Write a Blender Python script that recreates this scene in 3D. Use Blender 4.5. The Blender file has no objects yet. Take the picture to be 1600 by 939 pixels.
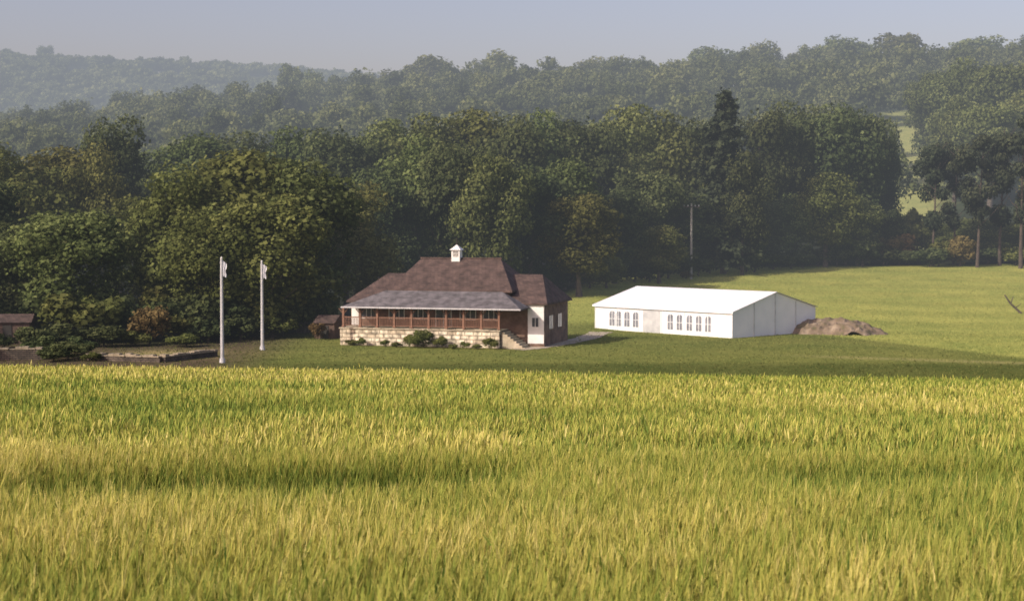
import bpy, math, random
import numpy as np
from mathutils import Vector
rng=np.random.default_rng(7); random.seed(7)
scene=bpy.context.scene
col=scene.collection
F=2600.0; YH=340.0
def PX(px,D): return (px-800)/F*D
def PZ(py,D): return -(py-YH)/F*D

# ---------------------------------------------------------------- noise
_G=rng.random((256,256))
def vnoise(x,y,s=1.0,o=0):
    x=np.asarray(x,float)/s+37.3+o*11.7; y=np.asarray(y,float)/s+91.1+o*5.3
    xi=np.floor(x).astype(int); yi=np.floor(y).astype(int); fx=x-xi; fy=y-yi
    fx=fx*fx*(3-2*fx); fy=fy*fy*(3-2*fy)
    g=lambda a,b:_G[a%256,b%256]
    return (g(xi,yi)*(1-fx)+g(xi+1,yi)*fx)*(1-fy)+(g(xi,yi+1)*(1-fx)+g(xi+1,yi+1)*fx)*fy
def sm(a,b,t):
    u=np.clip((np.asarray(t,float)-a)/(b-a),0,1); return u*u*(3-2*u)

# ---------------------------------------------------------------- terrain
ZF=-11.5
KS=0.0722; SS=0.0145
def ground_z(x,y):
    x=np.asarray(x,float); y=np.asarray(y,float)
    xs_=60*np.tanh(x/60)*sm(-5,50,y)
    near=-(2.5+KS*y)-SS*xs_
    edge=-(2.5+KS*70)-SS*xs_
    z=np.where(y<70,near,edge+(ZF-edge)*sm(70-12,112,y)*1.0)
    n70=near*(1-sm(58,72,y))+z*sm(58,72,y)
    z=np.where(y<72,np.where(y<58,near,n70),z)
    rise=np.clip((y-168)/(245-168),0,None)
    r1=4.1*np.minimum(rise,1)**1.15
    z=z+r1*sm(165,175,y)
    # wooded ridge at y~650
    hx=np.interp(x,[-400,-250,-175,-100,-40,0,100,200,400],[14,22,28,38,43,46,52,57,60])
    up=sm(245,690,y)*0.75+0.25*np.clip((y-245)/405,0,1)
    b=(hx+7)*up
    b=b-30*sm(690,850,y)
    hA=np.interp(x,[-1500,-600,-430,-350,-215,-100,100,600,1500],[130,128,125,121,117,104,84,70,60])
    a=(hA+7-(hx+7)+30)*sm(800,1400,y)
    z=z+b+a
    return z
def gz(x,y): return float(ground_z(x,y))

# ---------------------------------------------------------------- materials
def newmat(name):
    m=bpy.data.materials.new(name); m.use_nodes=True
    nt=m.node_tree; nt.nodes.clear()
    out=nt.nodes.new('ShaderNodeOutputMaterial')
    return m,nt,out
def N(nt,t,**k):
    n=nt.nodes.new(t)
    for a,b in k.items(): setattr(n,a,b)
    return n
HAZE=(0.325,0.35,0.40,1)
def haze(nt,shader_out,out,scale=960.0,start=120.0):  # airlight painted into materials: haze-coloured emission growing with world Y
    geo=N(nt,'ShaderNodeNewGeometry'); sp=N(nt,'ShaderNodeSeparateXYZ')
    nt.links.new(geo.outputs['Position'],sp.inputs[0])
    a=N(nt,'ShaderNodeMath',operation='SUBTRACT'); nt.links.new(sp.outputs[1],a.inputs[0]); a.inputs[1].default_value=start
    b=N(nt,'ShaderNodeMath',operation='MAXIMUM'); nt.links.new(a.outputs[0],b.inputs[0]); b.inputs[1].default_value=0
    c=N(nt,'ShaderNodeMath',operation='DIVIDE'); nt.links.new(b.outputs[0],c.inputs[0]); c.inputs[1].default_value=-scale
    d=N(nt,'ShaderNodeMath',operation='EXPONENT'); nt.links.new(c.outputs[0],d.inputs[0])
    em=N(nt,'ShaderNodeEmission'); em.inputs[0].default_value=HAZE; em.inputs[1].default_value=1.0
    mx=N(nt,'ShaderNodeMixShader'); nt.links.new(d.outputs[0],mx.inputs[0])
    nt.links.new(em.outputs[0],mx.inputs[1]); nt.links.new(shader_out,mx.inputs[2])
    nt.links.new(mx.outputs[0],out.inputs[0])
def ramp(nt,fac,stops):
    r=N(nt,'ShaderNodeValToRGB'); e=r.color_ramp.elements
    while len(e)<len(stops): e.new(0.5)
    for i,(p,c) in enumerate(stops):
        e[i].position=p; e[i].color=(*c,1)
    nt.links.new(fac,r.inputs[0]); return r.outputs[0]
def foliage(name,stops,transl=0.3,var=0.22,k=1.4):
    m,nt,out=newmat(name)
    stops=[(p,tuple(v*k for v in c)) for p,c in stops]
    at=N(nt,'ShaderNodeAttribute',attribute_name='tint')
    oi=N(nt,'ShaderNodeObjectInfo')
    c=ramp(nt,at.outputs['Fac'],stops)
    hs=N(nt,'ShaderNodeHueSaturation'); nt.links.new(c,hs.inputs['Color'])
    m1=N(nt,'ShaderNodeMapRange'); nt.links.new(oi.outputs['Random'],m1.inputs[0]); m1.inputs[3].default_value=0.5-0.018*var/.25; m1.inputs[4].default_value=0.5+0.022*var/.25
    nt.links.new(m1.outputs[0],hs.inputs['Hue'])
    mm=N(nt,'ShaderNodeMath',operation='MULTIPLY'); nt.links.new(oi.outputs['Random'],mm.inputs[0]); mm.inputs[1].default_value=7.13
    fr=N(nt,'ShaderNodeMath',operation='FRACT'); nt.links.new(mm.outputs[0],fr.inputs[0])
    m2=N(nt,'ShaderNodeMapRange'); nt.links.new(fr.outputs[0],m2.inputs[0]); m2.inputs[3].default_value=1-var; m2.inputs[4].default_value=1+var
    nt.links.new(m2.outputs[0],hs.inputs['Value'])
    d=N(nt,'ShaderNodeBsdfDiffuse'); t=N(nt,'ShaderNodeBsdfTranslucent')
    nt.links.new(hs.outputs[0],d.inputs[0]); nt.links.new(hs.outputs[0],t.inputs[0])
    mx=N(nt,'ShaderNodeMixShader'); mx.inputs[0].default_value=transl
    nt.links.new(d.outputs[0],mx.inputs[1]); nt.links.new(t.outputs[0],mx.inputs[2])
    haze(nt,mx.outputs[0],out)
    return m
def solid(name,stops,scale=3.0,rough=0.8,bump=0.0,bscale=8.0,metal=0.0,stretch=(1,1,1),detail=5,hz=True):
    m,nt,out=newmat(name)
    tc=N(nt,'ShaderNodeTexCoord'); mp=N(nt,'ShaderNodeMapping'); mp.inputs['Scale'].default_value=stretch
    nt.links.new(tc.outputs['Object'],mp.inputs[0])
    no=N(nt,'ShaderNodeTexNoise'); no.inputs['Scale'].default_value=scale; no.inputs['Detail'].default_value=detail
    nt.links.new(mp.outputs[0],no.inputs['Vector'])
    c=ramp(nt,no.outputs[0],stops)
    p=N(nt,'ShaderNodeBsdfPrincipled'); nt.links.new(c,p.inputs['Base Color'])
    p.inputs['Roughness'].default_value=rough; p.inputs['Metallic'].default_value=metal
    if bump:
        n2=N(nt,'ShaderNodeTexNoise'); n2.inputs['Scale'].default_value=bscale; nt.links.new(mp.outputs[0],n2.inputs['Vector'])
        bp=N(nt,'ShaderNodeBump'); bp.inputs['Strength'].default_value=bump; bp.inputs['Distance'].default_value=.1
        nt.links.new(n2.outputs[0],bp.inputs['Height']); nt.links.new(bp.outputs[0],p.inputs['Normal'])
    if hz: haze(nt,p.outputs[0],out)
    else: nt.links.new(p.outputs[0],out.inputs[0])
    return m
def brickmat(name,c1,c2,mortar,scale=1.0,bw=.5,rh=.25,ms=.02,lo=.6,hi=1.25,ns=1.3):
    m,nt,out=newmat(name)
    tc=N(nt,'ShaderNodeTexCoord')
    sp=N(nt,'ShaderNodeSeparateXYZ'); nt.links.new(tc.outputs['Object'],sp.inputs[0])
    ad=N(nt,'ShaderNodeMath',operation='ADD'); nt.links.new(sp.outputs[0],ad.inputs[0]); nt.links.new(sp.outputs[1],ad.inputs[1])
    cb=N(nt,'ShaderNodeCombineXYZ'); nt.links.new(ad.outputs[0],cb.inputs[0]); nt.links.new(sp.outputs[2],cb.inputs[1])
    b=N(nt,'ShaderNodeTexBrick'); nt.links.new(cb.outputs[0],b.inputs['Vector'])
    b.inputs['Color1'].default_value=(*c1,1); b.inputs['Color2'].default_value=(*c2,1); b.inputs['Mortar'].default_value=(*mortar,1)
    b.inputs['Scale'].default_value=scale; b.inputs['Brick Width'].default_value=bw; b.inputs['Row Height'].default_value=rh; b.inputs['Mortar Size'].default_value=ms
    no=N(nt,'ShaderNodeTexNoise'); no.inputs['Scale'].default_value=ns; no.inputs['Detail'].default_value=6; nt.links.new(tc.outputs['Object'],no.inputs['Vector'])
    g=ramp(nt,no.outputs[0],[(.35,(lo,lo,lo)),(.65,(hi,hi,hi))])
    mx=N(nt,'ShaderNodeMix',data_type='RGBA',blend_type='MULTIPLY'); mx.inputs[0].default_value=1
    nt.links.new(b.outputs[0],mx.inputs[6]); nt.links.new(g,mx.inputs[7])
    p=N(nt,'ShaderNodeBsdfPrincipled'); nt.links.new(mx.outputs[2],p.inputs['Base Color']); p.inputs['Roughness'].default_value=.9
    bp=N(nt,'ShaderNodeBump'); bp.inputs['Strength'].default_value=.6; bp.inputs['Distance'].default_value=.04
    nt.links.new(b.outputs[1],bp.inputs['Height']); bp.invert=True; nt.links.new(bp.outputs[0],p.inputs['Normal'])
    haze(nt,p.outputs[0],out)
    return m

# ---------------------------------------------------------------- mesh utils
def npmesh(name,V,Q,vattr=None,fattr=None):
    me=bpy.data.meshes.new(name)
    V=np.asarray(V,np.float32); Q=np.asarray(Q,np.int32)
    me.vertices.add(len(V)); me.vertices.foreach_set('co',V.ravel())
    k=Q.shape[1]
    me.loops.add(Q.size); me.loops.foreach_set('vertex_index',Q.ravel())
    me.polygons.add(len(Q)); me.polygons.foreach_set('loop_start',np.arange(0,Q.size,k,dtype=np.int32))
    try: me.polygons.foreach_set('loop_total',np.full(len(Q),k,dtype=np.int32))
    except Exception: pass
    for n,a in (vattr or {}).items():
        at=me.attributes.new(n,'FLOAT','POINT'); at.data.foreach_set('value',np.asarray(a,np.float32))
    for n,a in (fattr or {}).items():
        at=me.attributes.new(n,'FLOAT','FACE'); at.data.foreach_set('value',np.asarray(a,np.float32))
    me.update(calc_edges=True)
    return me
def mkobj(name,me,mats=(),parent=None,loc=(0,0,0),rot=0,**props):
    o=bpy.data.objects.new(name,me); col.objects.link(o)
    if me is not None and len(me.materials)==0:
        for m in mats: me.materials.append(m)
    o.location=loc; o.rotation_euler=(0,0,rot)
    if parent: o.parent=parent
    for k,v in props.items(): o[k]=v
    return o
class MB:
    def __init__(s): s.v=[]; s.f=[]; s.m=[]
    def box(s,x0,x1,y0,y1,z0,z1,m=0):
        b=len(s.v); s.v+=[(x0,y0,z0),(x1,y0,z0),(x1,y1,z0),(x0,y1,z0),(x0,y0,z1),(x1,y0,z1),(x1,y1,z1),(x0,y1,z1)]
        for q in [(0,3,2,1),(4,5,6,7),(0,1,5,4),(1,2,6,5),(2,3,7,6),(3,0,4,7)]:
            s.f.append(tuple(b+i for i in q)); s.m.append(m)
    def poly(s,pts,m=0):
        b=len(s.v); s.v+=list(pts); s.f.append(tuple(range(b,b+len(pts)))); s.m.append(m)
    def faces(s,pts,fs,m=0):
        b=len(s.v); s.v+=list(pts)
        for q in fs: s.f.append(tuple(b+i for i in q)); s.m.append(m)
    def tube(s,p0,p1,r0,r1,n=8,m=0,cap=True):
        p0=Vector(p0); p1=Vector(p1); d=(p1-p0).normalized()
        u=d.orthogonal().normalized(); w=d.cross(u); b=len(s.v)
        for p,r in((p0,r0),(p1,r1)):
            for i in range(n):
                a=2*math.pi*i/n; s.v.append(tuple(p+(u*math.cos(a)+w*math.sin(a))*r))
        for i in range(n):
            j=(i+1)%n; s.f.append((b+i,b+j,b+n+j,b+n+i)); s.m.append(m)
        if cap:
            s.f.append(tuple(b+i for i in range(n))[::-1]); s.m.append(m)
            s.f.append(tuple(b+n+i for i in range(n))); s.m.append(m)
    def hip(s,x0,x1,y0,y1,ze,zr,rx0,rx1,th=.16,m=0):
        ym=(y0+y1)/2
        P=[(x0,y0,ze-th),(x1,y0,ze-th),(x1,y1,ze-th),(x0,y1,ze-th),(x0,y0,ze),(x1,y0,ze),(x1,y1,ze),(x0,y1,ze),(rx0,ym,zr),(rx1,ym,zr)]
        s.faces(P,[(0,3,2,1),(0,1,5,4),(1,2,6,5),(2,3,7,6),(3,0,4,7),(4,5,9,8),(6,7,8,9),(5,6,9),(7,4,8)],m)
    def obj(s,name,mats,parent=None,**k):
        me=bpy.data.meshes.new(name); me.from_pydata(s.v,[],s.f)
        mats=mats if isinstance(mats,(list,tuple)) else [mats]
        for m in mats: me.materials.append(m)
        me.polygons.foreach_set('material_index',s.m); me.update()
        loc=k.pop('loc',(0,0,0)); rot=k.pop('rot',0)
        o=bpy.data.objects.new(name,me); col.objects.link(o); o.location=loc; o.rotation_euler=(0,0,rot)
        if parent: o.parent=parent
        for a,b in k.items(): o[a]=b
        return o
def empty(name,loc,rot=0,**k):
    o=bpy.data.objects.new(name,None); col.objects.link(o); o.location=loc; o.rotation_euler=(0,0,rot); o.empty_display_size=.5
    for a,b in k.items(): o[a]=b
    return o

# ---------------------------------------------------------------- ground
ys=np.concatenate([np.arange(-60,100,2.0),np.arange(100,300,1.0),300*np.power(4000/300,np.linspace(0,1,110))])
xp=np.concatenate([np.arange(0,90,1.0),90*np.power(3500/90,np.linspace(0,1,55))])
xs=np.concatenate([-xp[:0:-1],xp])
XX,YY=np.meshgrid(xs,ys)
ZZ=ground_z(XX,YY)
V=np.stack([XX.ravel(),YY.ravel(),ZZ.ravel()],1)
nx=len(xs); ny=len(ys)
I=(np.arange(ny-1)[:,None]*nx+np.arange(nx-1)[None,:]).ravel()
Q=np.stack([I,I+1,I+nx+1,I+nx],1)
me=npmesh('ground',V,Q)
x=V[:,0]; y=V[:,1]
def mixc(c,d,w): return c*(1-w[:,None])+np.array(d)[None,:]*w[:,None]
C=np.tile(np.array([[.09,.105,.035]]),(len(V),1))
C=mixc(C,(.17,.19,.058),sm(74,84,y))          # lawn
C=mixc(C,(.105,.125,.04),sm(134,128,y)*sm(80,100,y)*sm(-25,-15,x)) # darker strip of grass nearest the crop
C=mixc(C,(.10,.08,.055),sm(-17,-25,x)*sm(115,126,y)) # darker brown yard ground by the trees
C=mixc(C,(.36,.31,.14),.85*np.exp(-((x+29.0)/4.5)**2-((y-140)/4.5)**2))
lineR=(x-31)*(136-161.6)-(y-161.6)*(41.8-31)
far=1-sm(-30,20,lineR)
C=mixc(C,(.31,.335,.095),far*sm(12,16,x-0.02*y)*sm(118,124,y))
C=mixc(C,(.33,.35,.10),sm(172,180,y)*sm(2,6,x)*sm(262,250,y))
st=.5+.5*np.sin((y+.25*x)*.55)
C=C*(1-.12*(st*sm(150,160,y)*sm(6,14,x))[:,None])
yl=139-(x-22)*.42
C=mixc(C,(.34,.31,.14),.7*np.exp(-((y-yl)/1.2)**2)*sm(20,30,x))
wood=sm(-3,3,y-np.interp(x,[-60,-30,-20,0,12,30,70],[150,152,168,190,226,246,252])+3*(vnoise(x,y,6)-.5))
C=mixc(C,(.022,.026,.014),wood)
C=mixc(C,(.05,.07,.03),sm(300,380,y))
ratio=x/np.maximum(y,1)
gap=sm(.216,.226,ratio)*sm(.262,.25,ratio)*sm(258,264,y)*sm(640,600,y)
C=mixc(C,(.32,.34,.13),gap)
C=mixc(C,(.09,.11,.05),sm(750,900,y))
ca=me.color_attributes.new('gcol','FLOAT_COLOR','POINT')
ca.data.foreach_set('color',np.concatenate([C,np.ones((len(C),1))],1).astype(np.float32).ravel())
m,nt,out=newmat('ground_grass')
at=N(nt,'ShaderNodeAttribute',attribute_name='gcol')
tc=N(nt,'ShaderNodeTexCoord')
n1=N(nt,'ShaderNodeTexNoise'); n1.inputs['Scale'].default_value=.16; n1.inputs['Detail'].default_value=8; n1.inputs['Roughness'].default_value=.65; nt.links.new(tc.outputs['Object'],n1.inputs['Vector'])
n2=N(nt,'ShaderNodeTexNoise'); n2.inputs['Scale'].default_value=2.2; n2.inputs['Detail'].default_value=6; n2.inputs['Roughness'].default_value=.7; nt.links.new(tc.outputs['Object'],n2.inputs['Vector'])
g1=ramp(nt,n1.outputs[0],[(.3,(.74,.82,.76)),(.7,(1.24,1.16,1.12))])
g2=ramp(nt,n2.outputs[0],[(.3,(.72,.75,.72)),(.7,(1.26,1.23,1.2))])
a=N(nt,'ShaderNodeMix',data_type='RGBA',blend_type='MULTIPLY'); a.inputs[0].default_value=1; nt.links.new(at.outputs['Color'],a.inputs[6]); nt.links.new(g1,a.inputs[7])
b=N(nt,'ShaderNodeMix',data_type='RGBA',blend_type='MULTIPLY'); b.inputs[0].default_value=1; nt.links.new(a.outputs[2],b.inputs[6]); nt.links.new(g2,b.inputs[7])
d=N(nt,'ShaderNodeBsdfDiffuse'); nt.links.new(b.outputs[2],d.inputs[0])
bp=N(nt,'ShaderNodeBump'); bp.inputs['Strength'].default_value=.5; bp.inputs['Distance'].default_value=.2; nt.links.new(n2.outputs[0],bp.inputs['Height']); nt.links.new(bp.outputs[0],d.inputs['Normal'])
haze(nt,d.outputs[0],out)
me.polygons.foreach_set('use_smooth',np.ones(len(Q),bool))
mkobj('ground',me,[m],kind='structure',label='rolling grass and crop land with a shallow valley')

# ---------------------------------------------------------------- barley
VV=[];QQ=[];TIP=[];TINT=[]; cnt=0
def strip(pts,ws,side,tips,tint):
    global cnt
    n=len(pts[0]); k=len(pts)
    arr=np.zeros((n,k*2,3)); tp=np.zeros((n,k*2))
    for i,(p,w,t) in enumerate(zip(pts,ws,tips)):
        w=np.broadcast_to(np.asarray(w,float),(n,))[:,None]
        arr[:,2*i]=p-side*w/2; arr[:,2*i+1]=p+side*w/2; tp[:,2*i]=t; tp[:,2*i+1]=t
    base=cnt+np.arange(n)*k*2
    for i in range(k-1):
        QQ.append(np.stack([base+2*i,base+2*i+1,base+2*i+3,base+2*i+2],1))
    VV.append(arr.reshape(-1,3)); TIP.append(tp.ravel()); TINT.append(np.repeat(tint,k*2)); cnt+=n*k*2
def rside(n):
    a=rng.random(n)*2*math.pi; return np.stack([np.cos(a),np.sin(a),np.zeros(n)],1)
def barley(y0,y1,dens,ws,lod):
    A=.36*(y1*y1-y0*y0)+4*(y1-y0); n=int(A*dens)
    u=rng.random(n); c=.36*y0*y0+4*y0+u*A
    yy=(-4+np.sqrt(16+4*.36*c))/(2*.36)
    xx=(rng.random(n)*2-1)*(.36*yy+2)
    keep=yy<70+1.2*vnoise(xx,yy,4)
    xx=xx[keep]; yy=yy[keep]; n=len(xx)
    band=1.25*np.exp(-((yy-(18.2+.02*xx+1.4*(vnoise(xx,yy*0,2.5,4)-.5)))/1.5)**2)*(sm(-6.4,-4.4,xx)*sm(1.2,-1.6,xx)*(.6+.8*vnoise(xx,yy,.8,12))+.5*sm(2,3.5,xx)*sm(6.5,5,xx))
    band2=np.exp(-((yy-(24-.04*xx+1.5*(vnoise(xx,yy*0,3,8)-.5)))/1.4)**2)*.5*(sm(-1,2,xx)+.5*sm(-4,-6,xx))
    band3=np.exp(-((yy-(33+1.5*(vnoise(xx,yy*0,5,9)-.5)))/1.6)**2)*.3
    bb=np.clip(band+band2+band3,0,1)
    k=rng.random(n)>.75*bb**1.3
    xx=xx[k];yy=yy[k];bb=bb[k]; n=len(xx)
    gzv=ground_z(xx,yy)
    big=vnoise(xx,yy,2.6)-.5; b2=vnoise(xx,yy,.6,2)-.5; b3=vnoise(xx*.35,yy,6,3)
    h=(.86+.07*big+.07*b2+rng.normal(0,.075,n))*(1-.40*bb)
    tint=np.clip(.5+.5*(b3-.5)+.28*big+.25*b2+rng.normal(0,.2,n)-.65*bb,0,1)
    lx=.05+.07*(vnoise(xx,yy,1.2,6)-.4)+rng.normal(0,.075,n); ly=rng.normal(0,.08,n)
    L=np.stack([lx,ly,np.zeros(n)],1)
    P0=np.stack([xx,yy,gzv],1)
    up=np.array([[0,0,1.0]])
    s=rside(n); H=h[:,None]
    if lod==0:
        P0b=P0+up*.2
        P1=P0+L*.35+up*H*.6; P2=P0+L+up*H
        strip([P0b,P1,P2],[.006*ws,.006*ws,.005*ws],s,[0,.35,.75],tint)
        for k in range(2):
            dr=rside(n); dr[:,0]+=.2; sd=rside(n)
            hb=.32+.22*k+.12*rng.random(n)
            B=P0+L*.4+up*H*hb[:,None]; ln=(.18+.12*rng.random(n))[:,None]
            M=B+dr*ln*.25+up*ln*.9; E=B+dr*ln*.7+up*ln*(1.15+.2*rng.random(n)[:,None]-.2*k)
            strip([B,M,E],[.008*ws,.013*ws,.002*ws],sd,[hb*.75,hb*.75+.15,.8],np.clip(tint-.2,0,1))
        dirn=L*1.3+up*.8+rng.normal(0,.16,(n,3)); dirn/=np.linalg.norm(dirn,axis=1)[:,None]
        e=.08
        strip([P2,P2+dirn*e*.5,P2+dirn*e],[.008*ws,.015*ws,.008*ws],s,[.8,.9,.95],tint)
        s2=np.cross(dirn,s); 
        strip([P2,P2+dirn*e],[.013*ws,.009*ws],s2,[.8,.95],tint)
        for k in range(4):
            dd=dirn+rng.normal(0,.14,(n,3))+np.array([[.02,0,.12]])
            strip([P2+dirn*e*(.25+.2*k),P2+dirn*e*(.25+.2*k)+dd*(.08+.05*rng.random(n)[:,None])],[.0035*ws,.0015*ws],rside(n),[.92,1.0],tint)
    else:
        P1=P0+L*.4+up*H*.6; P2=P0+L+up*H
        strip([P1,P2],[.012*ws,.008*ws],s,[.35,.78],tint)
        dr=rside(n); B=P0+L*.3+up*H*.55
        strip([B,B+dr*.12+up*.30],[.014*ws,.004*ws],rside(n),[.42,.82],np.clip(tint-.15,0,1))
        dirn=L*1.3+up*.85+rng.normal(0,.2,(n,3))
        strip([P2-up*.03,P2+dirn*.08,P2+dirn*.16],[.012*ws,.016*ws,.003*ws],rside(n),[.8,.92,1],tint)
        if lod==1:
            dd=dirn+rng.normal(0,.25,(n,3)); strip([P2,P2+dd*.16],[.008*ws,.003*ws],rside(n),[.92,1],tint)
barley(7.0,22,430,1.2,0)
barley(22,42,220,1.45,1)
barley(42,72,115,2.1,2)
me=npmesh('barley_crop',np.concatenate(VV),np.concatenate(QQ),vattr={'tip':np.concatenate(TIP),'tint':np.concatenate(TINT)})
print('barley faces',len(me.polygons))
m,nt,out=newmat('barley')
at=N(nt,'ShaderNodeAttribute',attribute_name='tint'); tp=N(nt,'ShaderNodeAttribute',attribute_name='tip')
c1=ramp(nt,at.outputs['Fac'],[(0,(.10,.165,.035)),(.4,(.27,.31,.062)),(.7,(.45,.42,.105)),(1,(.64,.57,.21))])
g=ramp(nt,tp.outputs['Fac'],[(0,(.14,.17,.13)),(.5,(.42,.51,.36)),(.85,(.95,.98,.95)),(1,(1.32,1.27,1.3))])  # paler tips; bases darkened to paint shaded gaps between the stems
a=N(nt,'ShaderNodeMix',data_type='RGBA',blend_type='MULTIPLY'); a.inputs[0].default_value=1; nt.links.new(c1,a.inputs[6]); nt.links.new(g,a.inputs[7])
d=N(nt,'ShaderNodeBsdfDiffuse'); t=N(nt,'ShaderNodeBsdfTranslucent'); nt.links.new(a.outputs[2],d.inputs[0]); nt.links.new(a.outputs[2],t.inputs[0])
mx=N(nt,'ShaderNodeMixShader'); mx.inputs[0].default_value=.25; nt.links.new(d.outputs[0],mx.inputs[1]); nt.links.new(t.outputs[0],mx.inputs[2]); nt.links.new(mx.outputs[0],out.inputs[0])
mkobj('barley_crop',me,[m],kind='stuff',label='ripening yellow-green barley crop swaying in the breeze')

# ---------------------------------------------------------------- trees
bark=solid('bark',[(.3,(.05,.04,.03)),(.7,(.12,.10,.075))],2,.95,.5,6)
barkl=solid('bark_pine',[(.3,(.045,.034,.026)),(.7,(.09,.07,.055))],2,.95,.5,6)
leafA=foliage('leaves_dark',[(0,(.020,.028,.013)),(.5,(.052,.066,.027)),(1,(.11,.125,.05))])
leafB=foliage('leaves_olive',[(0,(.034,.040,.013)),(.5,(.088,.096,.03)),(1,(.155,.158,.053))])
leafC=foliage('leaves_bright',[(0,(.03,.04,.015)),(.5,(.080,.099,.034)),(1,(.16,.178,.066))])
leafP=foliage('needles',[(0,(.016,.022,.014)),(.5,(.038,.048,.028)),(1,(.085,.098,.048))])
leafR=foliage('leaves_brown',[(0,(.05,.035,.018)),(.5,(.13,.095,.04)),(1,(.22,.17,.075))],k=1)
def leaves(P,Nn,size):
    n=len(P)
    Nn=Nn/np.linalg.norm(Nn,axis=1)[:,None]
    r=rng.normal(size=(n,3)); U=np.cross(Nn,r); U/=np.linalg.norm(U,axis=1)[:,None]; W=np.cross(Nn,U)
    s=(size*(.6+.8*rng.random(n)))[:,None]; asp=(.55+.4*rng.random(n))[:,None]
    c=[P+U*s*.5,P+W*s*asp*.5+U*s*.1*rng.normal(size=(n,1)),P-U*s*.5,P-W*s*asp*.5+Nn*s*.15*rng.normal(size=(n,1))]
    V=np.stack(c,1).reshape(-1,3); Q=np.arange(n*4).reshape(n,4)
    return V,Q
def crown_pts(R,zc,rz,nl,per,lr=(.22,.42),low=-.75,fill=.15,sp=.64):
    P=[];Nn=[];T=[]
    for i in range(nl):
        while True:
            d=rng.normal(size=3); d/=np.linalg.norm(d)
            if d[2]>low: break
        rr=sp*(.75+.45*rng.random())
        c=np.array([d[0]*R*rr,d[1]*R*rr,zc+d[2]*rz*rr])
        r=R*(lr[0]+(lr[1]-lr[0])*rng.random())
        n=int(per*(r/R/.36)**2)
        dd=rng.normal(size=(n,3)); dd/=np.linalg.norm(dd,axis=1)[:,None]
        ok=(dd[:,2]>-.75)
        dd=dd[ok]; n=len(dd)
        ph=rng.random(3)*6
        lump=1+.13*np.sin(dd[:,0]*5+ph[0])*np.sin(dd[:,1]*5+ph[1])+.1*np.sin(dd[:,2]*7+ph[2])
        rad=r*lump*(1-.35*rng.random(n)**2+.09*rng.normal(size=n))
        P.append(c+dd*rad[:,None]*np.array([1,1,.85])); Nn.append(dd+rng.normal(0,.5,(n,3))+np.array([0,0,.15]))
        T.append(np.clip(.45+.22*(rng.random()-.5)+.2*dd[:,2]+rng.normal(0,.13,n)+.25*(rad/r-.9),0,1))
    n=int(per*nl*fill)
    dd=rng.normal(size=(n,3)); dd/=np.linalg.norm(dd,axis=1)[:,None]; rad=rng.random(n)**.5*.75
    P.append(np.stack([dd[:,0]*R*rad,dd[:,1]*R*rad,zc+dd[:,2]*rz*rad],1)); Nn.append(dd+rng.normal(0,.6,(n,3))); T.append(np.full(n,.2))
    return np.concatenate(P),np.concatenate(Nn),np.concatenate(T)
def trunkmesh(h,r,limbs,name='trunk',mat=bark,lo=.25,hi=.7,spread=.5,lean=0.0):
    b=MB(); segs=5; pts=[(lean*(i/segs)**1.5*h*.1+random.uniform(-.1,.1)*(i>0),random.uniform(-.1,.1)*(i>0),h*i/segs) for i in range(segs+1)]
    for i in range(segs): b.tube(pts[i],pts[i+1],r*(1.25 if i==0 else 1-.8*i/segs),r*(1-.8*(i+1)/segs),9)
    for k in range(limbs):
        t=lo+(hi-lo)*k/max(1,limbs-1); a=random.uniform(0,6.28); i=min(segs-1,int(t*segs)); L=h*spread*random.uniform(.5,.9)*(1.1-t*.6)
        p0=Vector(pts[i])+(Vector(pts[i+1])-Vector(pts[i]))*(t*segs-i); p1=p0+Vector((math.cos(a)*L*.5,math.sin(a)*L*.5,L*.35)); p2=p1+Vector((math.cos(a+.4)*L*.4,math.sin(a+.4)*L*.4,L*.4))
        b.tube(p0,p1,r*.4*(1-t*.5),r*.25*(1-t*.5),6); b.tube(p1,p2,r*.25*(1-t*.5),r*.07,6)
    me=bpy.data.meshes.new(name); me.from_pydata(b.v,[],b.f); me.materials.append(mat); me.update(); return me
def crownmesh(P,Nn,T,size,mat,name='crown'):
    V,Q=leaves(P,Nn,size); me=npmesh(name,V,Q,fattr={'tint':T}); me.materials.append(mat); return me
KIND={}
def reg(k,trunk,crown,R,H): KIND.setdefault(k,[]).append((trunk,crown,R,H))
for mname,mat in(('dark',leafA),('olive',leafB),('bright',leafC)):
    for i in range(3):
        R=6.0
        P,Nn,T=crown_pts(R,9.2,8.8,34,480,low=-.9)
        k=P[:,2]>.6; P=P[k];Nn=Nn[k];T=T[k]
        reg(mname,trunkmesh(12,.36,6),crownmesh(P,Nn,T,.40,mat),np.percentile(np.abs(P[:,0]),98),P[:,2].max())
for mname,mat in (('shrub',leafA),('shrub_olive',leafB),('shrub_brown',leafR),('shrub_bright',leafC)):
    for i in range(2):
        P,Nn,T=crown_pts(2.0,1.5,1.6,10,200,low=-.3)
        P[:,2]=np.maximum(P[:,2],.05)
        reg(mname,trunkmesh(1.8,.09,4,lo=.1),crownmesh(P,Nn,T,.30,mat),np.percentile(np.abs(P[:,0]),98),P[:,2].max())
P=[];Nn=[];T=[]
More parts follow.
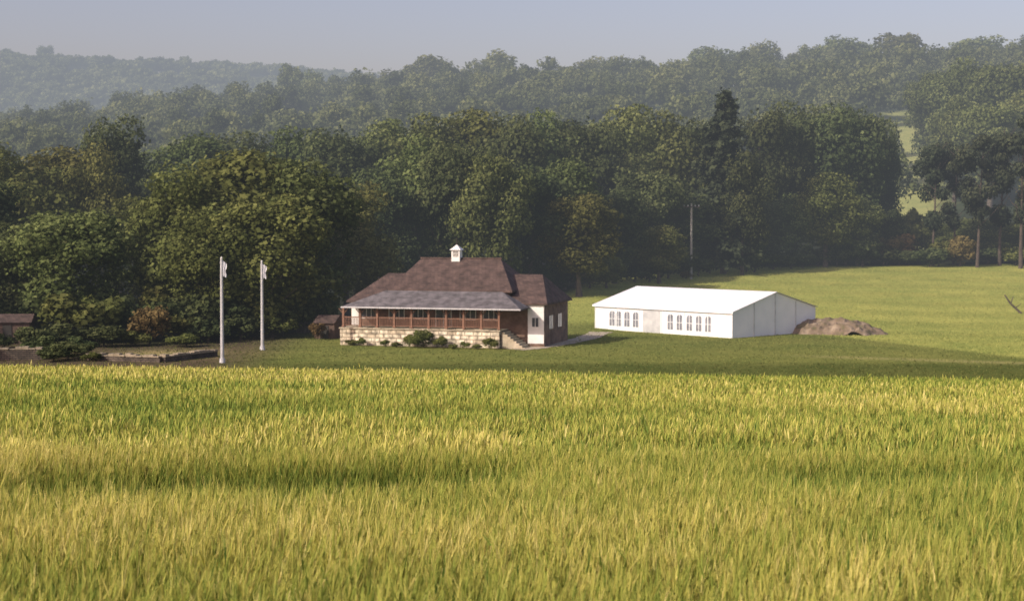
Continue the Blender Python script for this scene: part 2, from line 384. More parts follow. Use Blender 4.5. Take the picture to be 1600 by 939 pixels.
for k in range(34):
    t=k/33; z=2+17.5*t; rad=(3.8*(1-t)**.6+.6)*random.uniform(.7,1.25)
    nb=int(5+6*(1-t))
    for j in range(nb):
        a=random.uniform(0,6.28); rl=rad*random.uniform(.7,1.15); n=int(24+42*(1-t))
        u=rng.random(n)**.7
        p=np.stack([np.cos(a)*rl*u,np.sin(a)*rl*u,z-.28*rl*u**1.5],1)+rng.normal(0,.22,(n,3))*((1-u)[:,None]*.8+.7)
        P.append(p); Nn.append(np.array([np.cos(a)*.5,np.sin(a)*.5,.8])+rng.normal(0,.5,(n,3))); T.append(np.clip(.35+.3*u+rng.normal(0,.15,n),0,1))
P=np.concatenate(P);Nn=np.concatenate(Nn);T=np.concatenate(T)
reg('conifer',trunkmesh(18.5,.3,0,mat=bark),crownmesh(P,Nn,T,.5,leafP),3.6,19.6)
for i in range(3):
    P=[];Nn=[];T=[]
    for k in range(21):
        z=random.uniform(5.6,17); a=random.uniform(0,6.28); wd=4.3*math.sin(math.pi*min(1,(18.5-z)/14.0+.14))**.6
        d=random.uniform(.15,1)*wd
        c=np.array([math.cos(a)*d,math.sin(a)*d,z]); r=random.uniform(.9,1.9); n=int(150*r)
        dd=rng.normal(size=(n,3)); dd/=np.linalg.norm(dd,axis=1)[:,None]
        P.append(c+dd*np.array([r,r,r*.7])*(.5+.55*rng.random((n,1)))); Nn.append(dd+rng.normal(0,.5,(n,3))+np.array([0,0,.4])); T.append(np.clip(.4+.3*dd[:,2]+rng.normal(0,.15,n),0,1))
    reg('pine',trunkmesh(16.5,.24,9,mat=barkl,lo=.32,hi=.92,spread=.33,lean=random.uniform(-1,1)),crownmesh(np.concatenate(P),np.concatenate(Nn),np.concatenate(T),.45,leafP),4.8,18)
LBL={'dark':('broadleaf_tree','tall dark green broadleaf tree at the wood edge','tree','trees of the wood behind the pavilion'),
 'olive':('broadleaf_tree','rounded olive green broadleaf tree with spreading crown','tree','trees of the wood behind the pavilion'),
 'bright':('broadleaf_tree','sunlit mid green broadleaf tree with full crown','tree','trees of the wood behind the pavilion'),
 'conifer':('conifer_tree','tall dark pointed conifer rising above the wood','tree',None),
 'pine':('pine_tree','dark pine tree with bare trunk at field edge','tree','pines at the field edge'),
 'shrub':('shrub','dark green shrub growing along the wood edge','shrub','shrubs along the wood edge'),
 'shrub_olive':('shrub','olive green shrub growing along the wood edge','shrub','shrubs along the wood edge'),
 'shrub_bright':('shrub','fresh green shrub growing beside the building','shrub','shrubs along the wood edge'),
 'shrub_brown':('shrub','reddish brown leaved shrub growing on the grass','shrub','shrubs along the wood edge')}
cn=0
def tree(kind,px,top,D,wpx,label=None):
    X=PX(px,D); zg=gz(X,D); H=PZ(top,D)-zg; w=wpx/F*D/2
    plant(kind,X,D,w,H,label)
def plant(kind,X,D,w,H,label=None):
    global cn
    tr,cr,R,h0=KIND[kind][cn%len(KIND[kind])]; cn+=1
    nm,lb,cat,grp=LBL[kind]
    e=empty(nm,(X,D,gz(X,D)-.05),random.uniform(0,6.28),label=label or lb,category=cat)
    if grp: e['group']=grp
    e.scale=(w/R,w/R,H/h0)
    for n,me in(('trunk',tr),('crown',cr)):
        o=bpy.data.objects.new(n,me); o.parent=e; col.objects.link(o)
T_=[
('olive',20,215,192,190),('olive',95,228,200,170),('dark',190,180,208,120),('olive',150,215,196,120),('bright',110,325,158,180),('dark',15,345,160,130),
('olive',285,250,164,190),('olive',375,232,168,220),('bright',470,245,166,210),('olive',540,280,180,160),('bright',240,300,170,130),('olive',420,300,160,170),('olive',330,320,158,150),
('bright',300,208,222,160),('dark',380,205,228,150),('bright',455,196,228,150),('dark',530,196,226,150),('bright',600,186,232,140),('bright',665,176,228,160),('olive',735,170,232,150),('dark',800,178,228,130),('bright',850,170,236,150),('dark',915,182,236,130),('bright',975,163,246,140),('bright',1035,172,246,140),('dark',1085,185,245,110),
('dark',590,262,200,130),('bright',650,208,206,150),('dark',715,215,202,130),('bright',770,240,200,120),('dark',830,255,208,120),('bright',880,245,214,120),('olive',905,300,205,120),('dark',960,290,222,110),('dark',1010,260,230,120),('olive',1030,350,222,80),('dark',1070,300,235,110),
('conifer',1130,146,236,110),('dark',1160,235,234,80),('bright',1105,280,238,70),
('dark',1185,170,252,130),('dark',1240,158,258,140),('dark',1300,156,258,140),('dark',1345,168,262,100),('dark',1374,230,266,62),
('bright',1230,300,248,90),('olive',1290,268,247,100),('bright',1340,308,250,90),('dark',1180,300,246,90),('dark',1384,325,256,62),
('pine',1458,208,250,84),('pine',1490,215,252,80),('pine',1527,198,246,100),('pine',1562,185,250,100),('pine',1595,172,244,120),('pine',1655,190,246,120),
('bright',1455,112,400,84),('bright',1500,90,390,110),('bright',1570,98,385,130),('bright',1640,94,385,120),('bright',1490,150,355,90),('bright',1545,160,345,110),('bright',1610,145,350,110),
('olive',1475,345,262,80),('bright',1530,340,262,100),('olive',1590,345,262,100),('dark',1650,320,262,100),
('dark',-60,260,170,160),('dark',-70,200,215,200),('olive',1700,210,262,160),
]
for t in T_: tree(*t)
for (X,Y,w,H) in [(-66,118,6,17),(-70,140,7,19)]: plant('dark',X,Y,w,H)
for px in range(560,1600,24):
    base=np.interp(px,[560,900,1100,1250,1560],[205,214,234,246,252])
    k=random.choice(['shrub','shrub','shrub','shrub_olive']) if px<1380 else random.choice(['shrub_olive','shrub_olive','shrub'])
    D=base+random.uniform(-3,3); plant(k,PX(px+random.uniform(-6,6),D),D,random.uniform(2,3.4),random.uniform(2.2,4.6))
for px,D,h in [(1405,262,6.5),(1425,264,8),(1440,262,6)]: plant('shrub_olive',PX(px,D),D,3,h)
for px,D,w,H in [(215,157,2.6,3.4),(250,158,2.8,5),(300,156,2.8,4.5),(350,157,3.0,5),(400,160,3,5),(440,161,2.8,4.6),(480,166,2.8,4.2),(20,158,2.6,3.6),(60,155,3,4.6),(105,152,3.2,4.6),(150,153,3,4.4),(190,155,2.6,4.4),(280,153,2.2,2.6),(325,153,2,2.4),(375,156,2.2,2.6),(425,158,2,2.4),(160,148,2,2.0),(80,147,2.2,2.3)]:
    plant(random.choice(['shrub','shrub','shrub_olive']),PX(px,D),D,w,H)
plant('shrub_brown',PX(232,150),150,1.7,3.6,'orange brown leaved shrub against dark trees')
plant('shrub_brown',PX(1500,248),248,2.2,4.6); plant('shrub_brown',PX(1385,252),252,2.0,4.4); plant('shrub_brown',PX(1415,254),254,2.2,4.6)
plant('shrub_brown',PX(1072,228),228,.9,1.2,'small brown bush below the telegraph pole')
for px,D,w,H in [(640,147.2,.8,1.2),(662,146.4,1.1,1.7),(690,146.3,.7,1.1),(765,145,.7,1.1),(565,148.7,.5,.8),(602,148,.45,.7),(725,145.7,.45,.7),(548,149.6,.6,.6),(618,147.4,.6,.5),(708,145.6,.5,.5),(745,145.2,.5,.5)]:
    plant('shrub_olive',PX(px,D),D,w,H,'small green shrub against the stone terrace')

VAR=[]
for i in range(6):
    P,Nn,T=crown_pts(6,7.5,6,14,75,low=-.4,fill=.1); VAR.append((P,Nn,T))
def wood_obj(name,trees,size,mat,label,sub=1.0):
    Ps=[];Ns=[];Ts=[];S=[]
    for (X,Y,w,H) in trees:
        P,Nn,T=VAR[random.randrange(6)]
        if sub<1: k=rng.random(len(P))<sub; P=P[k];Nn=Nn[k];T=T[k]
        a=random.uniform(0,6.28); c,s=math.cos(a),math.sin(a)
        R=np.array([[c,-s,0],[s,c,0],[0,0,1]])
        Pp=(P@R.T)*np.array([w/6,w/6,H/13.5]); Pp+=np.array([X,Y,gz(X,Y)-.5])
        Ps.append(Pp);Ns.append(Nn@R.T);Ts.append(np.clip(T+random.uniform(-.3,.3),0,1)); S.append(np.full(len(P),size*w/6))
    V,Q=leaves(np.concatenate(Ps),np.concatenate(Ns),np.concatenate(S))
    me=npmesh(name,V,Q,fattr={'tint':np.concatenate(Ts)})
    mkobj(name,me,[mat],kind='stuff',label=label); print(name,len(Q))
L=[]
for Y in np.arange(300,640,10.0):
    for X in np.arange(-.36*Y-10,.36*Y+10,9.5):
        r=X/Y
        if .222<r<.248 and Y<500: continue
        if Y<380 and r<.22: continue
        if r>.25 and Y<350: continue
        if vnoise(X,Y,40,9)<.22: continue
        L.append((X+random.uniform(-3.5,3.5),Y+random.uniform(-4,4),random.uniform(4.5,8.5),random.uniform(9,18)))
leafH=foliage('leaves_hillside',[(0,(.045,.056,.024)),(.5,(.10,.118,.045)),(1,(.20,.21,.085))],k=1.3)
wood_obj('hillside_wood',L,.9,leafH,'hazy green wood covering the hillside')
L=[]
for Y in np.arange(880,1440,13.0):
    for X in np.arange(-.38*Y-20,.02*Y,11.5):
        if vnoise(X*.5,Y,60,5)<.2: continue
        L.append((X+random.uniform(-5,5),Y+random.uniform(-6,6),random.uniform(6.5,10),random.uniform(8,15)))
wood_obj('distant_wood',L,1.8,leafH,'pale hazy wood on a far hill',.42)
KIND['skyline']=[]
for i in range(3):
    P,Nn,T=crown_pts(6,8,6.5,20,190,low=-.5)
    KIND['skyline'].append((trunkmesh(9,.4,5),crownmesh(P,Nn,T,.75,leafH),6.2,P[:,2].max()))
LBL['skyline']=('hilltop_tree','rounded hazy tree standing on the hill skyline','tree','hazy trees on the hill skyline')
for px,top,wp in [(455,100,50),(490,108,45),(530,118,50),(570,116,50),(610,108,60),(662,86,92),(715,112,50),(775,78,80),(825,108,55),(870,106,60),(930,90,80),(975,104,55),(1010,102,60),(1060,98,60),(1112,74,98),(1160,98,50),(1192,64,66),(1235,84,50),(1268,72,60),(1308,56,82),(1350,66,70),(1402,52,90),(1445,88,50),(1480,84,60),(1525,58,88),(1570,76,70),(1615,66,80)]:
    D=645+random.uniform(-10,10); X=PX(px,D); H=PZ(top,D)-gz(X,D); plant('skyline',X,D,wp/F*D/2*1.1,H)
for px,top,wp in [(75,72,26),(15,78,34),(130,90,40),(190,94,40)]:
    D=1410; X=PX(px,D); H=PZ(top,D)-gz(X,D); plant('skyline',X,D,wp/F*D/2*1.2,max(H,12))

# ---------------------------------------------------------------- building materials
tile=brickmat('roof_tiles_brown',(.074,.048,.041),(.105,.068,.055),(.04,.028,.026),1,.35,.16,.012,.65,1.3)
slate=brickmat('slate_roof',(.125,.115,.12),(.165,.15,.155),(.08,.075,.08),1,.5,.15,.012)
stone=brickmat('cream_stone',(.80,.72,.55),(.50,.41,.29),(.30,.25,.18),1,.8,.36,.05,.42,1.3,2.2)
greystone=brickmat('brown_stone',(.13,.10,.075),(.09,.07,.052),(.04,.033,.028),1,.45,.16,.03)
brick=brickmat('red_brick',(.17,.085,.055),(.22,.125,.08),(.18,.15,.12),1,.24,.09,.012)
white=solid('white_paint',[(.3,(.66,.65,.62)),(.7,(.78,.77,.74))],1.5,.5,.1)
wood=solid('stained_wood',[(.3,(.13,.06,.035)),(.7,(.24,.12,.07))],3,.6,.2,10,stretch=(1,1,6))
woodd=solid('dark_shed_boards',[(.3,(.06,.036,.027)),(.7,(.12,.075,.055))],3,.8,.2,10,stretch=(6,6,1))
woodl=solid('pale_wood',[(.3,(.42,.26,.13)),(.7,(.58,.38,.2))],3,.6,.2,10)
glass=solid('window_glass',[(.3,(.05,.055,.065)),(.7,(.12,.13,.15))],1,.12)
glassm=solid('clear_film_window',[(.3,(.14,.15,.18)),(.7,(.28,.29,.32))],2,.15)
metal=solid('galvanised_metal',[(.3,(.42,.42,.44)),(.7,(.56,.56,.58))],2,.4,metal=.2)
pave=solid('sandy_gravel',[(.3,(.34,.29,.20)),(.7,(.50,.43,.32))],1.2,.95,.5,6)
pvc=solid('white_canvas',[(.3,(.80,.81,.84)),(.7,(.88,.88,.90))],.5,.45,.12,.8)
pvcw=solid('marquee_wall_canvas',[(.3,(.76,.77,.79)),(.7,(.86,.86,.87))],.8,.5,.2,1.2,stretch=(2,2,.4))
pvcg=solid('gable_canvas',[(.3,(.76,.77,.78)),(.7,(.84,.84,.84))],.8,.5,.2,1.2)
clear=solid('clear_panel',[(.3,(.42,.43,.45)),(.7,(.60,.60,.60))],1.5,.15,.2,2)
flagm=solid('flag_cloth',[(.4,(.72,.72,.76)),(.6,(.82,.8,.78))],1,.8)
dark=solid('dark_interior',[(.3,(.02,.018,.016)),(.7,(.04,.035,.03))],1,.9)
earth=solid('bare_earth',[(.3,(.10,.10,.045)),(.45,(.16,.12,.08)),(.58,(.22,.17,.12)),(.72,(.31,.25,.18))],1.1,.95,.9,3)
copm=solid('coping_stone',[(.3,(.22,.18,.12)),(.7,(.34,.28,.20))],2,.9)

# ---------------------------------------------------------------- pavilion
pv=empty('pavilion',(-1.12,146,-11.5),math.radians(-16),label='cricket pavilion with brown tiled roofs, veranda and stone terrace',category='building')
b=MB(); b.box(-14.9,3.4,2.6,11.2,0,3.72); b.box(-11.0,0.0,3.1,10.9,3.72,4.8); b.obj('wall',brick,pv)
b=MB(); b.hip(-15.3,3.75,2.3,11.5,3.9,6.3,-12.9,2.1); b.obj('lower_roof',tile,pv)
b=MB(); b.hip(-11.4,.4,2.72,11.2,4.97,7.7,-9.6,-1.9,.18); b.obj('main_roof',tile,pv)
b=MB(); b.box(-9.7,-1.8,6.86,7.06,7.68,7.80); b.obj('ridge_tiles',tile,pv)
b=MB()
P=[(-14.7,-.55,3.5),(2.1,-.55,3.5),(-.5,2.70,4.86),(-11.6,2.70,4.86),(2.1,2.58,3.56),(-14.7,2.58,3.56)]
b.faces(P,[(0,1,2,3),(1,4,2),(0,3,5)]); P2=[(a,c,z-.12) for a,c,z in P]
b.faces(P2,[(3,2,1,0),(2,4,1),(5,3,0)]); b.faces([P[0],P[1],P2[0],P2[1]],[(0,2,3,1)]); b.faces([P[1],P[4],P2[1],P2[4]],[(0,2,3,1)]); b.faces([P[5],P[0],P2[5],P2[0]],[(0,2,3,1)])
b.obj('veranda_roof',slate,pv)
b=MB(); b.box(-14.7,2.1,-.60,-.56,3.40,3.52); b.obj('gutter',metal,pv)
b=MB(); b.box(-15.0,0,0,2.58,-.2,1.5); b.obj('terrace_wall',stone,pv)
b=MB()
xx=-15.1
while xx<.05:
    w_=random.uniform(.5,1.0); b.box(xx,min(xx+w_-.03,.1),-.1+random.uniform(-.05,.05),2.58,1.502,1.60+random.uniform(-.03,.04)); xx+=w_
b.obj('terrace_floor',pave,pv)
for i in range(10):
    xx=-14.75+i*1.63
    b=MB(); b.box(xx-.09,xx+.09,.10,.28,1.62,3.32); b.box(xx-.13,xx+.13,.06,.32,1.645,1.78); b.box(xx-.12,xx+.12,.07,.31,3.2,3.34)
    b.tube((xx+.08,.19,2.9),(xx+.45,.19,3.3),.04,.04,5); b.tube((xx-.08,.19,2.9),(xx-.45,.19,3.3),.04,.04,5)
    b.obj('veranda_post',wood,pv)
b=MB(); b.box(-14.8,.0,.12,.26,3.335,3.38); b.obj('veranda_beam',wood,pv)
b=MB(); b.box(-14.7,-.05,.15,.23,2.5,2.58); b.box(-14.7,-.05,.16,.22,1.78,1.84)
xx=-14.6
while xx<-.1: b.box(xx,xx+.05,.17,.21,1.84,2.5); xx+=.15
b.obj('balustrade',wood,pv)
b=MB(); 
for i in range(8): b.box(.12+i*.27,.12+(i+1)*.27,.3,2.4,-.1,1.5-(i+.5)*.19)
b.obj('steps',pave,pv)
def win(x0,x1,z0,z1,yf=2.6,bars=1,name='window'):
    b=MB(); b.box(x0,x1,yf-.03,yf-.002,z0,z1,0)
    t=.07
    for q in [(x0-t,x1+t,z0-t,z0),(x0-t,x1+t,z1,z1+t),(x0-t,x0,z0,z1),(x1,x1+t,z0,z1)]: b.box(q[0],q[1],yf-.08,yf-.004,q[2],q[3],1)
    for k in range(bars):
        xm=x0+(x1-x0)*(k+1)/(bars+1); b.box(xm-.025,xm+.025,yf-.06,yf-.034,z0,z1,1)
    return b.obj(name,[glass,white],pv)
for x0 in (-13.9,-11.2,-8.9,-4.4,-2.2): win(x0,x0+1.4,2.35,3.25,bars=2)
win(-6.7,-5.3,1.66,3.3,bars=1,name='double_door')
b=MB(); b.box(1.9,3.38,2.55,2.597,.3,3.72); b.obj('rendered_panel',white,pv,label='white rendered end section of the pavilion wall')
b=MB(); b.box(-14.88,-14.2,2.54,2.597,1.66,3.72); b.obj('rendered_panel',white,pv)
win(2.3,2.9,1.8,2.6,yf=2.55)
for y0 in (4.2,7.4):
    b=MB(); b.box(3.402,3.45,y0,y0+1.3,1.5,2.7,0); b.box(3.402,3.48,y0+.6,y0+.68,1.5,2.7,1); b.obj('side_window',[glass,white],pv)
b=MB(); b.box(-14.96,-14.902,2.7,11.1,1.6,3.7); b.obj('end_cladding',woodl,pv)
cx=-6.15
b=MB(); b.box(cx-.4,cx+.4,6.55,7.35,7.3,8.5,0)
for k in range(4): b.box(cx-.27,cx+.27,6.51,6.549,7.9+k*.14,7.96+k*.14,1)
P=[(cx-.55,6.4,8.5),(cx+.55,6.4,8.5),(cx+.55,7.5,8.5),(cx-.55,7.5,8.5),(cx,6.95,9.0)]
b.faces(P,[(3,2,1,0),(0,1,4),(1,2,4),(2,3,4),(3,0,4)],0)
b.tube((cx,6.95,8.95),(cx,6.95,9.6),.03,.02,6,1)
b.obj('cupola',[white,greystone],pv,label='small white roof turret with louvres')

# ---------------------------------------------------------------- marquee
rot=math.atan2(-.737,.676)
mq=empty('marquee',(21.03,158.5,-11.5),rot,label='large white marquee with windows and plain gable end',category='marquee')
LN=18.3;W=12.9;EH=2.6;RH=4.25
b=MB(); o_=.25
b.faces([(-LN-o_,-o_,EH-.08),(o_,-o_,EH-.08),(o_,W/2,RH),(-LN-o_,W/2,RH),(o_,W+o_,EH-.08),(-LN-o_,W+o_,EH-.08)],[(0,1,2,3),(3,2,4,5)])
b.faces([(-LN-o_,-o_,EH-.08),(o_,-o_,EH-.08),(o_,-o_,EH-.26),(-LN-o_,-o_,EH-.26)],[(0,3,2,1)])
b.obj('roof',pvc,mq)
b=MB(); b.box(-LN,0,0,.05,0,EH-.1); b.obj('front_wall',pvcw,mq)
b=MB(); b.box(-LN,0,W-.05,W,0,EH-.1); b.obj('back_wall',pvcw,mq)
for xx in (0,-LN+.06):
    b=MB(); P=[(xx,.06,0),(xx,W-.06,0),(xx,W-.06,EH-.06),(xx,W/2,RH-.04),(xx,.06,EH-.06)]
    P2=[(a-.06,c,z) for a,c,z in P]
    b.faces(P+P2,[(0,1,2,3,4),(9,8,7,6,5)]+[(i,5+i,5+(i+1)%5,(i+1)%5) for i in range(5)])
    b.obj('gable_wall',pvcg,mq)
for k in range(7):
    xx=-LN*k/6; b=MB(); b.box(xx-.05,xx+.05,-.06,-.002,0,EH-.12); b.obj('wall_pole',pvcg,mq)
for k in range(1,4):
    yy=W*k/4; b=MB(); b.box(.003,.06,yy-.04,yy+.04,0,(RH-.15 if k==2 else (EH+RH)/2-.2)); b.obj('gable_pole',metal,mq)
for s_ in (3.0,4.2,5.4,6.7,7.9,12.6,13.8,15.0,15.9):
    b=MB(); x0=-s_-.36;x1=-s_+.36; z0=.45;z1=1.75
    pts=[(x0,-.02,z0),(x1,-.02,z0)]+[((x0+x1)/2+.36*math.cos(a),-.02,z1+.36*math.sin(a)*.6) for a in np.linspace(0,math.pi,9)]
    b.poly(pts,0); b.box((x0+x1)/2-.03,(x0+x1)/2+.03,-.06,-.025,z0,z1+.2,1); b.box(x0,x1,-.06,-.025,1.15,1.2,1)
    b.box(x0-.05,x0,-.06,-.003,z0,z1,1); b.box(x1,x1+.05,-.06,-.003,z0,z1,1)
    b.obj('window',[glassm,pvc],mq)
b=MB(); b.box(-11.6,-9.2,-.05,-.003,.05,2.2); b.obj('clear_panel',clear,mq)

# ---------------------------------------------------------------- flagpoles
def flagpole(px,D,top,lab):
    X=PX(px,D); z0=gz(X,D); H=PZ(top,D)-z0
    e=empty('flagpole',(X,D,z0),0,label=lab,category='flagpole',group='white flagpoles beside the pavilion')
    b=MB(); b.tube((0,0,0),(0,0,H),.15,.10,10); b.obj('pole',metal,e)
    b=MB(); b.tube((0,0,0),(0,0,.35),.24,.21,10); b.obj('base_collar',metal,e)
    b=MB(); b.tube((0,0,H),(0,0,H+.1),.05,.1,8); b.tube((0,0,H+.1),(0,0,H+.18),.1,.03,8); b.obj('finial',white,e)
    nu,nv=9,12; vs=[];fs=[]
    for j in range(nv):
        v=j/(nv-1)
        for i in range(nu):
            u=i/(nu-1); w=.30*(1-.15*v+.15*math.sin(v*9))
            vs.append((.1+u*w,.1*math.sin(u*11+v*2)*u**.3,H-.12-1.2*v-.22*u*(1-.3*v)))
    for j in range(nv-1):
        for i in range(nu-1): a=j*nu+i; fs.append((a,a+1,a+nu+1,a+nu))
    me=bpy.data.meshes.new('flag'); me.from_pydata(vs,[],fs); me.materials.append(flagm); me.update()
    for p in me.polygons: p.use_smooth=True
    o=bpy.data.objects.new('flag',me); col.objects.link(o); o.parent=e
flagpole(346,131.7,405,'tall white flagpole with limp pale flag on grass')
flagpole(409,144.4,410,'white flagpole with limp pale flag near wood edge')

D=228;X=PX(1080,D);z0=gz(X,D);H=PZ(318,D)-z0
e=empty('telegraph_pole',(X,D,z0),0,label='wooden telegraph pole with crossarm at field edge',category='telegraph pole')
b=MB(); b.tube((0,0,0),(0,0,H),.19,.13,10); b.obj('pole',solid('weathered_wood',[(.3,(.28,.27,.24)),(.7,(.38,.36,.33))],2,.9),e)
b=MB(); b.box(-1.1,1.1,-.22,-.10,H-.55,H-.40); b.obj('crossarm',greystone,e)
b=MB()
for xx in(-1,-.5,.5,1): b.tube((xx,-.16,H-.4),(xx,-.16,H-.2),.06,.05,6)
b.obj('insulators',metal,e)

# ---------------------------------------------------------------- dirt mound
nu,nv=60,36; vs=[];fs=[]
for j in range(nv):
    for i in range(nu):
        u=(i/(nu-1))*2-1; v=(j/(nv-1))*2-1
        ang=math.atan2(v,u); r=min(1,math.hypot(u,v)*(1+.12*math.sin(ang*3+1)+.08*math.sin(ang*7))); hgt=(1-r**2)**.9*(1 if r<1 else 0)
        n=float(vnoise(u*5+3,v*5,1.1)); n2=float(vnoise(u*16,v*12,1.1,3)); n3=float(vnoise(u*9+2,v*9,1.1,5))
        z=hgt*(1.35*(.6+.4*n+.25*n3*(.7-.3*u)))+.4*n2*min(1,hgt*4)-.06
        vs.append((u*5.7,v*3.4,z))
for j in range(nv-1):
    for i in range(nu-1): a=j*nu+i; fs.append((a,a+1,a+nu+1,a+nu))
me=bpy.data.meshes.new('earth_mound'); me.from_pydata(vs,[],fs); me.materials.append(earth); me.update()
mkobj('earth_mound',me,[earth],loc=(PX(1298,166),166,-11.5),rot=-.25,label='heap of bare brown earth beside the marquee',category='mound')

def path(name,pts,w,label):
    vs=[];fs=[]
    P=[];
    for i in range(len(pts)-1):
        for k in range(10): t=k/10; P.append(Vector(pts[i]).lerp(Vector(pts[i+1]),t))
    P.append(Vector(pts[-1]))
    for i,p in enumerate(P):
        d=(P[min(i+1,len(P)-1)]-P[max(i-1,0)]).normalized(); s=Vector((-d.y,d.x))*w/2*(1+.3*(random.random()-.5))
        for q in(p-s,p+s): vs.append((q.x,q.y,gz(q.x,q.y)+.03))
    for i in range(len(P)-1): fs.append((2*i,2*i+1,2*i+3,2*i+2))
    me=bpy.data.meshes.new(name); me.from_pydata(vs,[],fs); me.materials.append(pave); me.update()
    mkobj(name,me,[pave],kind='structure',label=label)
path('path',[(.2,144.6),(2.2,147),(4.6,152),(7,158),(9,167)],2.2,'sandy gravel path between pavilion and marquee')

# short grass tufts
VV=[];QQ=[];TIP=[];TINT=[]; cnt=0
n=90000
yy=112+(245-112)*rng.random(n)**.8; xx=-.33*yy+rng.random(n)*.68*yy
ok=(yy<np.interp(xx,[-60,-30,-20,0,12,30,70],[150,152,168,190,224,244,250]))
lc=(xx+1.12)*.961-(yy-146)*.276; ld=(xx+1.12)*.276+(yy-146)*.961
ok&=~((lc>-15.2)&(lc<4)&(ld>-.2)&(ld<12))
mx_=xx-21.03; my_=yy-158.5; la=mx_*.676-my_*.737; lb=mx_*.737+my_*.676
ok&=~((la>-18.4)&(la<.1)&(lb>-.1)&(lb<13))
xx=xx[ok];yy=yy[ok];n=len(xx)
cr=((xx-31)*(136-161.6)-(yy-161.6)*(41.8-31)<0)&(xx>14)|((yy>175)&(xx>4))
yard=(xx<-20)&(yy>118)
P0=np.stack([xx,yy,ground_z(xx,yy)-.02],1)
hh=np.where(cr,.10,.09)*(.6+.8*rng.random(n)); sd=rside(n)
top=P0+np.stack([rng.normal(0,.04,n),rng.normal(0,.04,n),hh],1)
base_t=np.where(yard,.08,np.where(cr,.72,np.where(yy<131,.12,.34)))
strip([P0,top],[np.full(n,.14),.03],sd,[0,1],np.clip(base_t+rng.normal(0,.09,n),0,1))
me=npmesh('grass_tufts',np.concatenate(VV),np.concatenate(QQ),vattr={'tint':np.concatenate(TINT)})
leafG=foliage('grass_blades',[(0,(.10,.105,.036)),(.3,(.165,.185,.058)),(.7,(.31,.335,.10)),(1,(.39,.39,.14))],k=1,var=0.0)
mkobj('grass_tufts',me,[leafG],kind='stuff',label='short tufts of green grass across lawn and meadow')

# ---------------------------------------------------------------- left yard
def wallobj(x0,x1,y0,y1,h,lab):
    L=math.hypot(x1-x0,y1-y0); a=math.atan2(y1-y0,x1-x0)
    e=empty('stone_wall',(x0,y0,gz(x0,y0)),a,label=lab,category='wall')
    b=MB(); n=int(L/.5)
    b.box(0,L,-.25,.25,-.2,h); b.obj('wall',greystone,e)
    b=MB()
    for i in range(n):
        p=L*i/n; q=L*(i+1)/n-.03; hh=random.uniform(.05,.28); b.box(p,q,-.3+random.uniform(-.06,.06),.3+random.uniform(-.06,.06),h+.003,h+hh)
    b.obj('coping',copm,e)
wallobj(PX(135,134),PX(250,132),134,132,.4,'low dark stone wall with pale coping in shade')
wallobj(PX(250,132)+.1,PX(335,138),132.1,138,.4,'low stone wall running back to the flagpole')
wallobj(PX(-40,134),PX(62,134),134,134.5,.85,'low brown stone wall at the yard entrance')
for px,D,w,H in [(80,133,1.2,1.5),(105,135,1.4,1.5),(60,137,1.6,1.9),(145,133,.8,.8),(120,139,1.4,1.6),(205,149,1.5,1.5),(290,148,1.5,1.2),(50,143,1.5,2.2),(5,146,1.2,1.5)]:
    plant('shrub' if px<140 else 'shrub_olive',PX(px,D),D,w,H,'low shrub beside the stone wall')
def shed(X,Y,rot,sx,h,lab):
    e=empty('shed',(X,Y,-11.5),rot,label=lab,category='shed')
    b=MB(); b.box(-2*sx,2*sx,-1.3,1.3,0,h); b.obj('wall',woodd,e)
    b=MB(); P=[(-2.2*sx,-1.6,h),(2.2*sx,-1.6,h),(2.2*sx,0,h+.7),(-2.2*sx,0,h+.7),(2.2*sx,1.6,h),(-2.2*sx,1.6,h)]
    b.faces(P,[(0,1,2,3),(3,2,4,5),(1,4,2),(0,3,5)]); b.obj('roof',tile,e)
    b=MB(); b.box(-.4,.4,-1.36,-1.303,0,h-.25); b.obj('door',dark,e)
shed(PX(14,152),152,.1,1,2.0,'small brown timber shed under the trees')
shed(PX(514,159),159,-.25,.5,1.5,'small reddish brown hut beside the pavilion')
plant('shrub_brown',PX(496,156.5),156.5,.8,1.7,'reddish brown shrub beside the small hut')

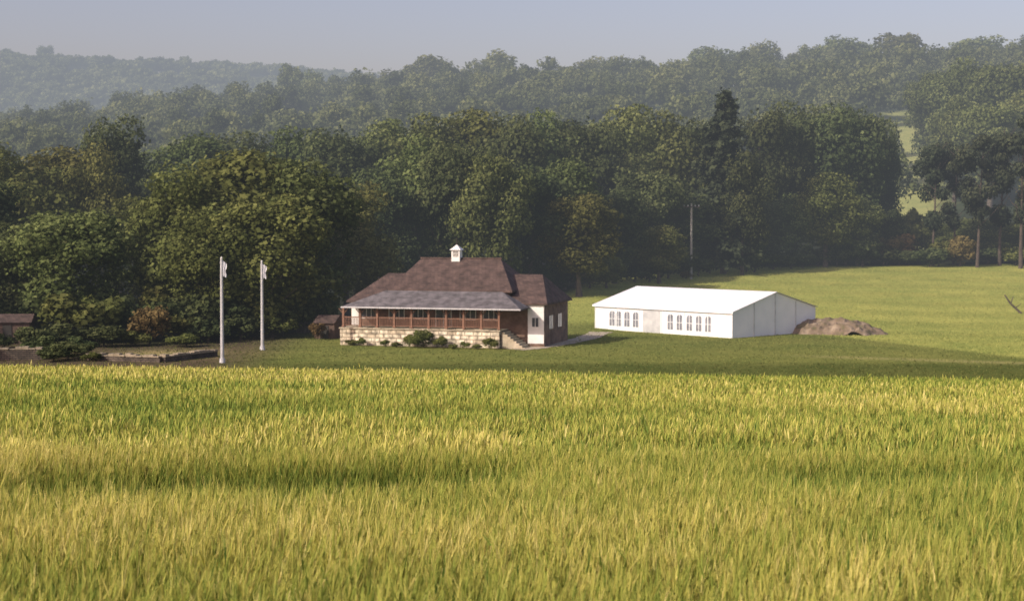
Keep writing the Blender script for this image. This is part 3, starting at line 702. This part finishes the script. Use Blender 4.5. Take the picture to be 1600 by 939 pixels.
D=186;X=PX(1583,D);z0=gz(X,D)
b=MB(); b.tube((-.9,0,2.1),(-.2,0,1.1),.07,.11,6); b.tube((-.2,0,1.1),(.9,0,.1),.11,.14,6); b.tube((-.2,0,1.1),(.1,.1,1.9),.07,.04,6); b.tube((.9,0,.1),(1.1,0,-.2),.14,.14,6); b.tube((.3,0,.62),(1.0,.1,1.1),.06,.03,6)
b.obj('dead_branch',bark,None,loc=(X,D,z0),label='bare forked dead branch standing in the crop',category='branch')

# ---------------------------------------------------------------- light, world, camera
SE=math.radians(30); az=(-.80,-.60)
sd=Vector((az[0]*math.cos(SE),az[1]*math.cos(SE),math.sin(SE)))
l=bpy.data.lights.new('sun','SUN'); l.energy=4.3; l.angle=math.radians(.6); l.color=(1,.91,.77)
lo=bpy.data.objects.new('sun',l); col.objects.link(lo); lo.rotation_euler=sd.to_track_quat('Z','Y').to_euler()
w=bpy.data.worlds.new('World'); scene.world=w; w.use_nodes=True; nt=w.node_tree; nt.nodes.clear()
o=N(nt,'ShaderNodeOutputWorld'); bg=N(nt,'ShaderNodeBackground'); bg.inputs[1].default_value=.15
sk=N(nt,'ShaderNodeTexSky'); sk.sky_type='NISHITA'; sk.sun_disc=False; sk.sun_elevation=SE; sk.sun_rotation=math.atan2(az[0],az[1])%(2*math.pi); sk.dust_density=3.0; sk.ozone_density=2.0
mx=N(nt,'ShaderNodeMix',data_type='RGBA',blend_type='MULTIPLY'); mx.inputs[0].default_value=1; mx.inputs[7].default_value=(1.24,.97,.97,1)
nt.links.new(sk.outputs[0],mx.inputs[6]); nt.links.new(mx.outputs[2],bg.inputs[0]); nt.links.new(bg.outputs[0],o.inputs[0])
cam=bpy.data.cameras.new('Camera'); cam.lens=36*F/1600; cam.sensor_width=36; cam.clip_start=.1; cam.clip_end=8000
cam.dof.use_dof=True; cam.dof.focus_distance=24; cam.dof.aperture_fstop=3.4
co=bpy.data.objects.new('Camera',cam); col.objects.link(co); co.location=(0,0,0)
co.rotation_euler=(math.radians(90)-math.atan((469.5-YH)/F),0,0)
scene.camera=co
scene.view_settings.view_transform='Standard'; scene.view_settings.look='None'; scene.view_settings.exposure=0
